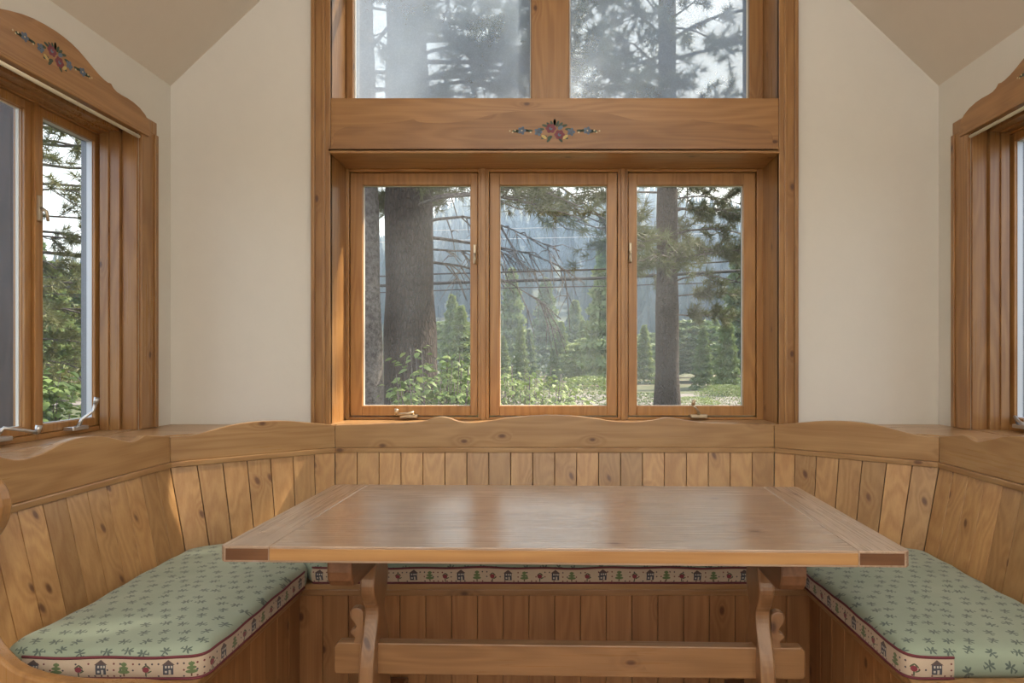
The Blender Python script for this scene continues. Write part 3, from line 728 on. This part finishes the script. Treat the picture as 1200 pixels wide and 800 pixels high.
greybark = M('grey_bark'); nn = greybark.noise(greybark.coords(), 22, 6, .7); greybark.base(greybark.mix(greybark.remap(nn, .35, .65), (.05, .04, .036), (.20, .18, .17))); greybark.set(Roughness=.95); greybark.bump(nn, .8, .03); greybark = greybark.mat

def conifer_mesh(name, mat, layers, seg, h, r, rnd):
    vs, fs = [], []
    for l in range(layers):
        t = l/layers; zb_ = h*(.08+.86*t); zt_ = min(h, zb_+h*(.30-.12*t)); R_ = r*(1-t)**.85+.05*r
        n0 = len(vs); vs.append((0, 0, zt_))
        for k in range(seg):
            a = 2*PI*k/seg+rnd.random()*.4; q = R_*(1.0 if k % 2 else .38)*rnd.uniform(.6, 1.25)
            vs.append((q*math.cos(a), q*math.sin(a), zb_-q*.18*rnd.random()))
        for k in range(seg): fs.append((n0, n0+1+k, n0+1+(k+1) % seg))
    me = bpy.data.meshes.new(name); me.from_pydata(vs, [], fs); me.materials.append(mat); return me
rnd = random.Random(5)
far_meshes = [conifer_mesh('conifer', far_m, 13, 14, 1, .17, rnd) for _ in range(4)]
def clump_mesh(name, mat, n, r, seed, cone=True):                # crown of many small sprays round a leader
    q = np.random.default_rng(seed); t = q.random(n)**.75; z = .05+.93*t if cone else .12+.85*t
    prof = (1-t)**.8+.04 if cone else np.sqrt(np.clip(1-(2*t-.85)**2/1.4, .02, 1))
    lobes = 1+.28*np.sin(z*55+q.random()*6)*(1 if cone else .6)
    a = q.random(n)*2*PI; rr = r*prof*lobes*(.45+.6*np.sqrt(q.random(n))); c = np.stack([rr*np.cos(a), rr*np.sin(a), z-rr*.25*(1 if cone else 0)], 1)
    d = q.normal(size=(n, 3)); d[:, 2] *= .5; d += np.stack([np.cos(a), np.sin(a), a*0], 1)*.8; d /= np.linalg.norm(d, axis=1, keepdims=True)
    p = np.cross(d, q.normal(size=d.shape)); p /= np.linalg.norm(p, axis=1, keepdims=True); L = (.030+.03*q.random((n, 1)))
    V = np.stack([c-p*L*.38, c+p*L*.38, c+d*L], 1).reshape(-1, 3)
    me = bigmesh(name, V, np.arange(3*n).reshape(-1, 3), mat); m_ = me.data; bpy.data.objects.remove(me); return m_
mid_meshes = [clump_mesh('young_conifer', mid_m, 6000, .22, 1), clump_mesh('young_conifer', mid_m, 6000, .20, 2), clump_mesh('aspen', mid_m, 6000, .33, 3, False)]
spots = []
for i in range(4000):
    if len(spots) >= 290: break
    D = 95+215*rnd.random()**.8; px = rnd.uniform(415, 885); x = (px-CX)/F*D
    if all((x-a)**2+(D-b_)**2 > 14+D*.05 for a, b_, _ in spots): spots.append((x, D, rnd.uniform(9, 17)))
for i, (x, y_, h) in enumerate(spots):
    o = bpy.data.objects.new('conifer', far_meshes[i % 4]); link(o); o.location = (x, y_, float(slope_z(x, y_))-.3); s_ = h
    o.scale = (s_*rnd.uniform(.9, 1.3), s_*rnd.uniform(.9, 1.3), s_); o.rotation_euler = (0, 0, rnd.uniform(0, 6))
    px = CX+x/y_*F; pane = 'left casement' if px < 566 else ('middle casement' if px < 730 else 'right casement'); dist = 'lower' if y_ < 190 else 'upper'
    tag(o, 'dark conifer on the %s part of the hazy far slope, in the %s' % (dist, pane), 'tree', 'conifers on the %s far slope behind the %s' % (dist, pane))
# the rest of the forest as one mass
TV, TT, n0 = [], [], 0
tm = far_meshes[0]; bv = np.array([v.co[:] for v in tm.vertices]); bt = np.array([p.vertices[:] for p in tm.polygons])
for i in range(2600):
    y_ = rnd.uniform(100, 450); x = rnd.uniform(-220, 220)
    if y_ < 300 and -.36*y_ < x < .36*y_: continue
    h = rnd.uniform(9, 18); a = rnd.uniform(0, 6); R2 = np.array([[math.cos(a), -math.sin(a), 0], [math.sin(a), math.cos(a), 0], [0, 0, 1]])
    TV.append((bv*[h*1.1, h*1.1, h])@R2.T+[x, y_, float(slope_z(x, y_))-.3]); TT.append(bt+n0); n0 += len(bv)
o = bigmesh('forest', np.concatenate(TV), np.concatenate(TT), far_m); tag(o, 'mass of more distant conifers covering the far slope', 'forest', kind='stuff')
# mid-distance trees, bright green
mids = [(600, 62, 9, 'l'), (620, 55, 8, 'm'), (640, 70, 11, 'm'), (657, 50, 7.5, 'm'), (692, 45, 8, 'm'), (708, 40, 8, 'm'), (674, 60, 9, 'm'), (590, 48, 7, 'm'), (755, 44, 8, 'r'), (812, 48, 10, 'r'), (824, 36, 6.5, 'r'), (838, 52, 8.5, 'r'), (852, 30, 4.6, 'r'), (868, 40, 8, 'r'), (800, 60, 12, 'r'), (884, 60, 11, 'r'), (610, 42, 4.5, 'm'), (648, 38, 4, 'm'), (683, 48, 6, 'm'), (764, 58, 8, 'r'), (540, 36, 4.2, 'l'), (735, 55, 10, 'h'), (530, 50, 8, 'l'), (548, 44, 7, 'l'), (513, 60, 10, 'l'), (430, 50, 9, 'l'), (470, 60, 10, 'h'),
        (40, 34, 7, 'L'), (60, 26, 4.6, 'L'), (76, 40, 9, 'L'), (92, 30, 5, 'L'), (110, 36, 8, 'h'), (1180, 34, 8, 'h'), (1200, 28, 6, 'R'), (1225, 36, 8, 'h')]
where = {'l': 'left casement', 'm': 'middle casement', 'r': 'right casement', 'L': 'left side window', 'R': 'right side window'}
order = {}
for key in where: 
    for n_, q in enumerate(sorted([q for q in mids if q[3] == key])): order[q] = n_
words = ['leftmost', 'second from left', 'third from left', 'fourth from left', 'fifth from left', 'sixth from left', 'seventh from left', 'eighth from left', 'ninth from left', 'tenth from left', 'eleventh from left']
for i, q in enumerate(mids):
    px, D, h, key = q; kind = (0, 1, 0, 1, 2)[i % 5]
    if key == 'h': continue
    if key not in 'LR': h *= rnd.uniform(.38, .95)
    o = bpy.data.objects.new('young_conifer' if kind < 2 else 'aspen', mid_meshes[kind]); link(o); o.location = ((px-CX)/F*D, D, -.5)
    f_ = (.9, 1.0, 1.2)[kind]*rnd.uniform(.9, 1.3); hz_ = h*(1.25 if kind < 2 else .8); o.scale = (h*f_, h*f_, hz_); o.rotation_euler = (0, 0, rnd.uniform(0, 6))
    lab = 'light green %s past the road, %s' % ('young conifer' if kind < 2 else 'bushy broadleaf tree', ('in the %s, %s' % (where[key], words[order[q]])) if key in where else 'hidden behind the window frames')
    tag(o, lab, 'tree', 'light green trees past the road')
bush_me = clump_mesh('roadside_bush', mid_m, 3500, .75, 9, False)
for i, (px, D, h, lab) in enumerate([(430, 17, 1.2, 'low bush at the foot of the slender grey trunk'), (540, 16, 1.5, 'low bush behind the leafy shrub in the left casement'), (600, 18, 1.6, 'low round bush at the left of the middle casement'),
        (640, 15, 1.1, 'low round bush at the centre of the middle casement'), (690, 17, 1.5, 'low round bush at the right of the middle casement'), (752, 18, 1.4, 'low bush left of the straight trunk in the right casement'), (812, 20, 1.2, 'low bush just right of the straight trunk'), (850, 22, 1.4, 'low bush near the right edge of the right casement')]):
    o = bpy.data.objects.new('roadside_bush', bush_me); link(o); o.location = ((px-CX)/F*D, D, -.52); o.scale = (h*.9, h*.9, h*(.55, 1.0, .75, .5, .9, .6, .5, .65)[i]); o.rotation_euler = (0, 0, i); tag(o, lab, 'bush', 'low bushes in front of the road')

# shared needle tuft geometry
def tufts(centres, dirs, n=34, L=.16, wd=.0055, seed=0):
    r = np.random.default_rng(seed); m_ = len(centres); c = np.repeat(np.asarray(centres), n, 0); d = np.repeat(np.asarray(dirs), n, 0)
    v = r.normal(size=(m_*n, 3)); v /= np.linalg.norm(v, axis=1, keepdims=True); v = v+d*.75; v /= np.linalg.norm(v, axis=1, keepdims=True)
    ln = L*r.uniform(.7, 1.15, (m_*n, 1)); c = c-d*r.uniform(0, .12, (m_*n, 1)); p = np.cross(v, r.normal(size=v.shape)); p /= np.linalg.norm(p, axis=1, keepdims=True)
    A_, B_, T_ = c-p*wd, c+p*wd, c+v*ln; V = np.stack([A_, B_, T_], 1).reshape(-1, 3); return V, np.arange(len(V)).reshape(-1, 3)
def pine(name, label, x, y, r0, h, blist, seed, bk=bark, lean=(0, 0), mat=pine_m, L=.17, wd=.0055, nn=30, twn=9, cat='tree'):
    R = random.Random(seed); root = tag(empty(name, (x, y, -.5)), label, cat)
    pts = [(lean[0]*t*h, lean[1]*t*h, t*h) for t in np.linspace(0, 1, 26)]
    rs = [r0*(1.0-.62*t)*(1+.35*math.exp(-t*h*1.6))*(1+.05*math.sin(k*2.1)) for k, t in enumerate(np.linspace(0, 1, 26))]
    MB().tube(pts, rs, 18).build('trunk', bk, root, 0, True)
    bb = MB(); cs, ds = [], []
    for (z, az, ln, droop, live) in blist:
        a = Vector((math.cos(az), math.sin(az), 0)); t = z/h; p = Vector((lean[0]*z, lean[1]*z, z)); N = 7; bp = []
        side = Vector((-a.y, a.x, 0))
        w1_, w2_ = R.uniform(-.12, .12), R.uniform(-.1, .1)
        for k in range(N):
            u = k/(N-1); bp.append(p+a*(ln*u)+side*(ln*w1_*math.sin(u*4))+Vector((0, 0, ln*(.18*u-droop*u*u)+ln*w2_*math.sin(u*5)*.5)))
        bb.tube(bp, [max(.007, .028*(ln/2.5)*(1-.85*k/(N-1))) for k in range(N)], 6)
        for q in range(twn+ (3 if not live else 0)):
            u = R.uniform(.22, 1.0); k = min(N-2, int(u*(N-1))); fr = u*(N-1)-k; bpnt = bp[k].lerp(bp[k+1], fr)
            sgn = R.choice((-1, 1)); d = (a*R.uniform(.3, .9)+side*sgn*R.uniform(.3, 1)+Vector((0, 0, R.uniform(-.75, .35) if live else R.uniform(-1.1, -.0)))).normalized()
            tl_ = ln*R.uniform(.14, .34); mid = bpnt+d*tl_*.55+Vector((0, 0, -.04*tl_)); e = bpnt+d*tl_+Vector((0, 0, (.12 if live else -.35)*tl_))
            bb.tube([bpnt, mid, e], [.010, .007, .0035], 5)
            if live:
                for f_ in (.45, .72, 1.0):
                    c_ = bpnt.lerp(e, f_); cs.append(tuple(c_)); ds.append(tuple((d+Vector((0, 0, .25))).normalized()))
                    if R.random() < .6:
                        off = side*R.uniform(-.2, .2)+Vector((0, 0, R.uniform(-.16, .16))); cs.append(tuple(c_+off)); ds.append(tuple((d+off*3).normalized()))
            else:
                for _ in range(2):
                    e2 = mid+Vector((R.uniform(-.25, .25), R.uniform(-.2, .2), R.uniform(-.45, .0)))*.8; bb.tube([mid, (mid+e2)/2+Vector((0, 0, .03)), e2], [.006, .004, .0025], 4)
    bb.build('branches', greybark if bk is bark else bk, root, 0, True)['kind'] = 'stuff'
    if cs:
        V, T = tufts(cs, ds, nn, L, wd, seed); bigmesh('needles', V, T, mat, root)['kind'] = 'stuff'
    return root
R = random.Random(21)
def bl(z0, z1, n, l0, l1, az=None, live=True):
    out = []
    for i in range(n):
        a = R.uniform(0, 2*PI) if az is None else R.uniform(*az); out.append((z0+(z1-z0)*(i+.5*R.random())/n, a, R.uniform(l0, l1), R.uniform(.15, .45), live))
    return out
pine('pine_tree', 'wide dark-barked pine trunk close outside the left casement', -1.78, 8.0, .345, 13,
     bl(3.9, 8.5, 44, 1.6, 3.2, (-.45, 3.5))+bl(4.3, 5.6, 6, 2.0, 2.8, (-.25, .35))+[(3.15, -.15, 1.5, .38, False), (2.95, .1, 1.9, .55, False), (3.4, -.3, 2.0, .35, False), (3.3, .25, 2.3, .45, False), (3.7, 0, 2.6, .3, True), (3.6, -.5, 2.3, .32, True), (3.75, 2.5, .5, .1, True)], 3, lean=(-.012, 0), twn=11)
pine('pine_tree', 'slender pale grey trunk at the far left of the left casement', -2.02, 6.9, .20, 12, bl(3.6, 8, 14, .9, 1.9, (-.3, 3.4)), 8, bk=greybark, lean=(-.015, 0.0), twn=9)
pine('pine_tree', 'straight grey-brown pine trunk seen through the right casement', 2.46, 14.0, .27, 18,
     bl(3.8, 12, 54, 1.8, 3.6)+bl(2.6, 4.5, 5, 1.5, 2.6, (-.7, .7)), 15, lean=(0.0, 0), twn=11, wd=.008, L=.2)
pine('pine_tree', 'pine with twisted dark limbs beyond the left side window', -11.0, 12.4, .24, 13, bl(1.4, 8, 40, 2.4, 4.2, (-1.2, 1.0)), 31, twn=9, wd=.008, L=.2)
pine('pine_tree', 'pine with drooping limbs beyond the right side window', 9.9, 11.6, .24, 13, bl(1.4, 8, 34, 2.2, 3.8, (2.0, 4.3)), 37, twn=10, wd=.008, L=.2)

pine('pine_tree', 'dense pine added close outside the right side window to block the sun', 7.5, 6.6, .26, 14, bl(2.6, 13.2, 100, 1.2, 2.3), 43, twn=11, wd=.011, L=.2, nn=26)  # extra tree, crown set in the sun's path to shade and dapple the nook

# broad-leaved shrubs under the sill
def leafs(name, mat):
    vs = [(0, 0, 0), (.028, .0, .012), (.045, .0, .0), (.03, .022, .004), (.03, -.022, .004), (.075, 0, -.012), (.052, .017, -.002), (.052, -.017, -.002), (.012, .012, .002), (.012, -.012, .002)]
    fs = [(0, 9, 1), (0, 1, 8), (9, 4, 1), (8, 1, 3), (1, 4, 7, 2), (1, 2, 6, 3), (2, 7, 5), (2, 5, 6)]
    me = bpy.data.meshes.new(name); me.from_pydata(vs, [], fs); me.materials.append(mat); me.shade_smooth(); return me
leaf_me = leafs('leaf', leaf_m)
def shrub(label, x, y, top, rx, nleaf, nstem, seed, sc=1.5, ncloud=500):
    R = random.Random(seed); root = tag(empty('leafy_shrub', (x, y, -.5)), label, 'shrub'); b = MB(); tips = []
    for i in range(nstem):
        a = R.uniform(0, 2*PI); rr = rx*math.sqrt(R.random()); h = (top+.5)*(R.uniform(.80, 1.02))*(1-.2*(rr/rx)**2)
        p0 = Vector((rr*.3*math.cos(a), rr*.3*math.sin(a), 0)); p1 = Vector((rr*math.cos(a)*.8, rr*math.sin(a)*.8, h*.6)); p2 = Vector((rr*math.cos(a), rr*math.sin(a), h))
        b.tube([p0, p1, p2], [.012, .008, .003], 5); tips.append((p0, p1, p2))
    b.build('stems', greybark, root, 0, True)['kind'] = 'stuff'
    def place():
        p0, p1, p2 = R.choice(tips); u = R.uniform(0, 1.0)**.8; p = p1.lerp(p2, u); az = R.uniform(0, 2*PI)
        p = p+Vector((math.cos(az), math.sin(az), R.uniform(-.3, .3)))*R.uniform(0, .13); return p, az
    for i in range(nleaf):
        p, az = place(); o = bpy.data.objects.new('leaf', leaf_me); link(o, root); o.location = p
        o.rotation_euler = (R.uniform(-.6, .6), R.uniform(-.3, .7), az); s_ = R.uniform(.7, 1.2)*sc; o.scale = (s_, s_, s_)
    bv = np.array([v.co[:] for v in leaf_me.vertices]); bt = []
    for p_ in leaf_me.polygons:
        q = list(p_.vertices); bt += [(q[0], q[k], q[k+1]) for k in range(1, len(q)-1)]
    bt = np.array(bt); VV, TT, n0 = [], [], 0
    for i in range(ncloud):
        p0, p1, p2 = R.choice(tips); p = p0.lerp(p1, R.uniform(.3, 1)) if R.random() < .4 else p1.lerp(p2, R.uniform(0, 1)); az = R.uniform(0, 6.3)
        p = p+Vector((math.cos(az), math.sin(az), R.uniform(-.3, .3)))*R.uniform(0, .2)
        from mathutils import Euler
        Mx = np.array(Euler((R.uniform(-.6, .6), R.uniform(-.3, .7), az)).to_matrix())*R.uniform(.7, 1.2)*sc
        VV.append(bv@Mx.T+np.array(p)); TT.append(bt+n0); n0 += len(bv)
    bigmesh('foliage', np.concatenate(VV), np.concatenate(TT), leaf_m, root, True)['kind'] = 'stuff'
shrub('broad-leaved green shrub in front of the dark trunk, below the left casement', -1.12, 6.1, 1.42, .52, 290, 64, 4, 1.1, 2200)
shrub('lower broad-leaved shrub below the middle casement', -.28, 6.5, 1.22, .60, 290, 56, 6, 1.05, 1800)
shrub('large light green shrub beyond the left side window', -7.0, 8.8, 1.1, 1.3, 0, 40, 9, 1.8, 1800)
shrub('light green shrub beyond the right side window', 6.4, 8.2, 1.3, 1.2, 0, 40, 12, 1.8, 1200)
# thin summer haze lying over the slope
hz_m = M('haze'); hz_m.nt.nodes.remove(hz_m.bsdf); vs_ = hz_m.new('ShaderNodeVolumeScatter'); vs_.inputs['Color'].default_value = (.46, .66, 1, 1); vs_.inputs['Density'].default_value = .0017
hz_m.ln(vs_.outputs[0], hz_m.out.inputs['Volume'])
hzo = box('haze', -320, 320, 24, 520, -3, 260, hz_m.mat, bevel=0); tag(hzo, 'thin bluish haze in front of the forested slope', 'haze', kind='stuff')
# power lines
wire_m = simple('black_cable', (.03, .03, .035), .6); wire_l = simple('bare_bright_cable', (.5, .52, .55), .5)
for (ys_, r_, D, mt, lab) in (((324, 321, 319, 315, 305, 300), .026, 20, wire_m, 'upper dark overhead cable crossing the three back windows'),
                              ((335, 332, 329.5, 325.5, 317, 313), .052, 20, wire_m, 'thick black overhead cable, lowest but one'),
                              ((343, 340.5, 337.5, 335, 330, 327), .018, 20, wire_m, 'thin dark overhead cable hanging below the thick one'),
                              ((272, 270, 268, 265, 262, 260), .012, 26, wire_l, 'pale thin wire, highest of those against the slope'),
                              ((284, 282, 280, 277, 272, 269), .012, 26, wire_l, 'second pale thin wire just above the dark cables')):
    pts = [wpt(px, py, D) for px, py in zip((423, 508, 584, 711, 872, 930), ys_)]
    a, c = pts[0], pts[-1]; pts = [(a[0]-22, a[1]-1, a[2]+.6), (a[0]-9, a[1], a[2]-.05)]+pts+[(c[0]+7, c[1], c[2]+.3), (c[0]+16, c[1], c[2]+1.2)]
    tag(MB().tube(crv(pts, 5), r_, 6).build('power_line', mt, None, 0, True), lab, 'cable')
# outbuilding wall of dark boards past the left side window
sh = tag(empty('shed_wall', (-3.36, 4.05, -.5)), 'dark brown vertical board wall just outside the left side window', 'wall')
dk = wood('dark_stained_board', 'Z', (.055, .032, .025), (.03, .018, .014), .7, .1, .25)
for k in range(12): box('board', -.17*(k+1)+.006, -.17*k, -.02, .02, 0, 3.4, dk, sh, .006)
box('rail', -2.04, 0, .02, .06, .4, .5, dk, sh)
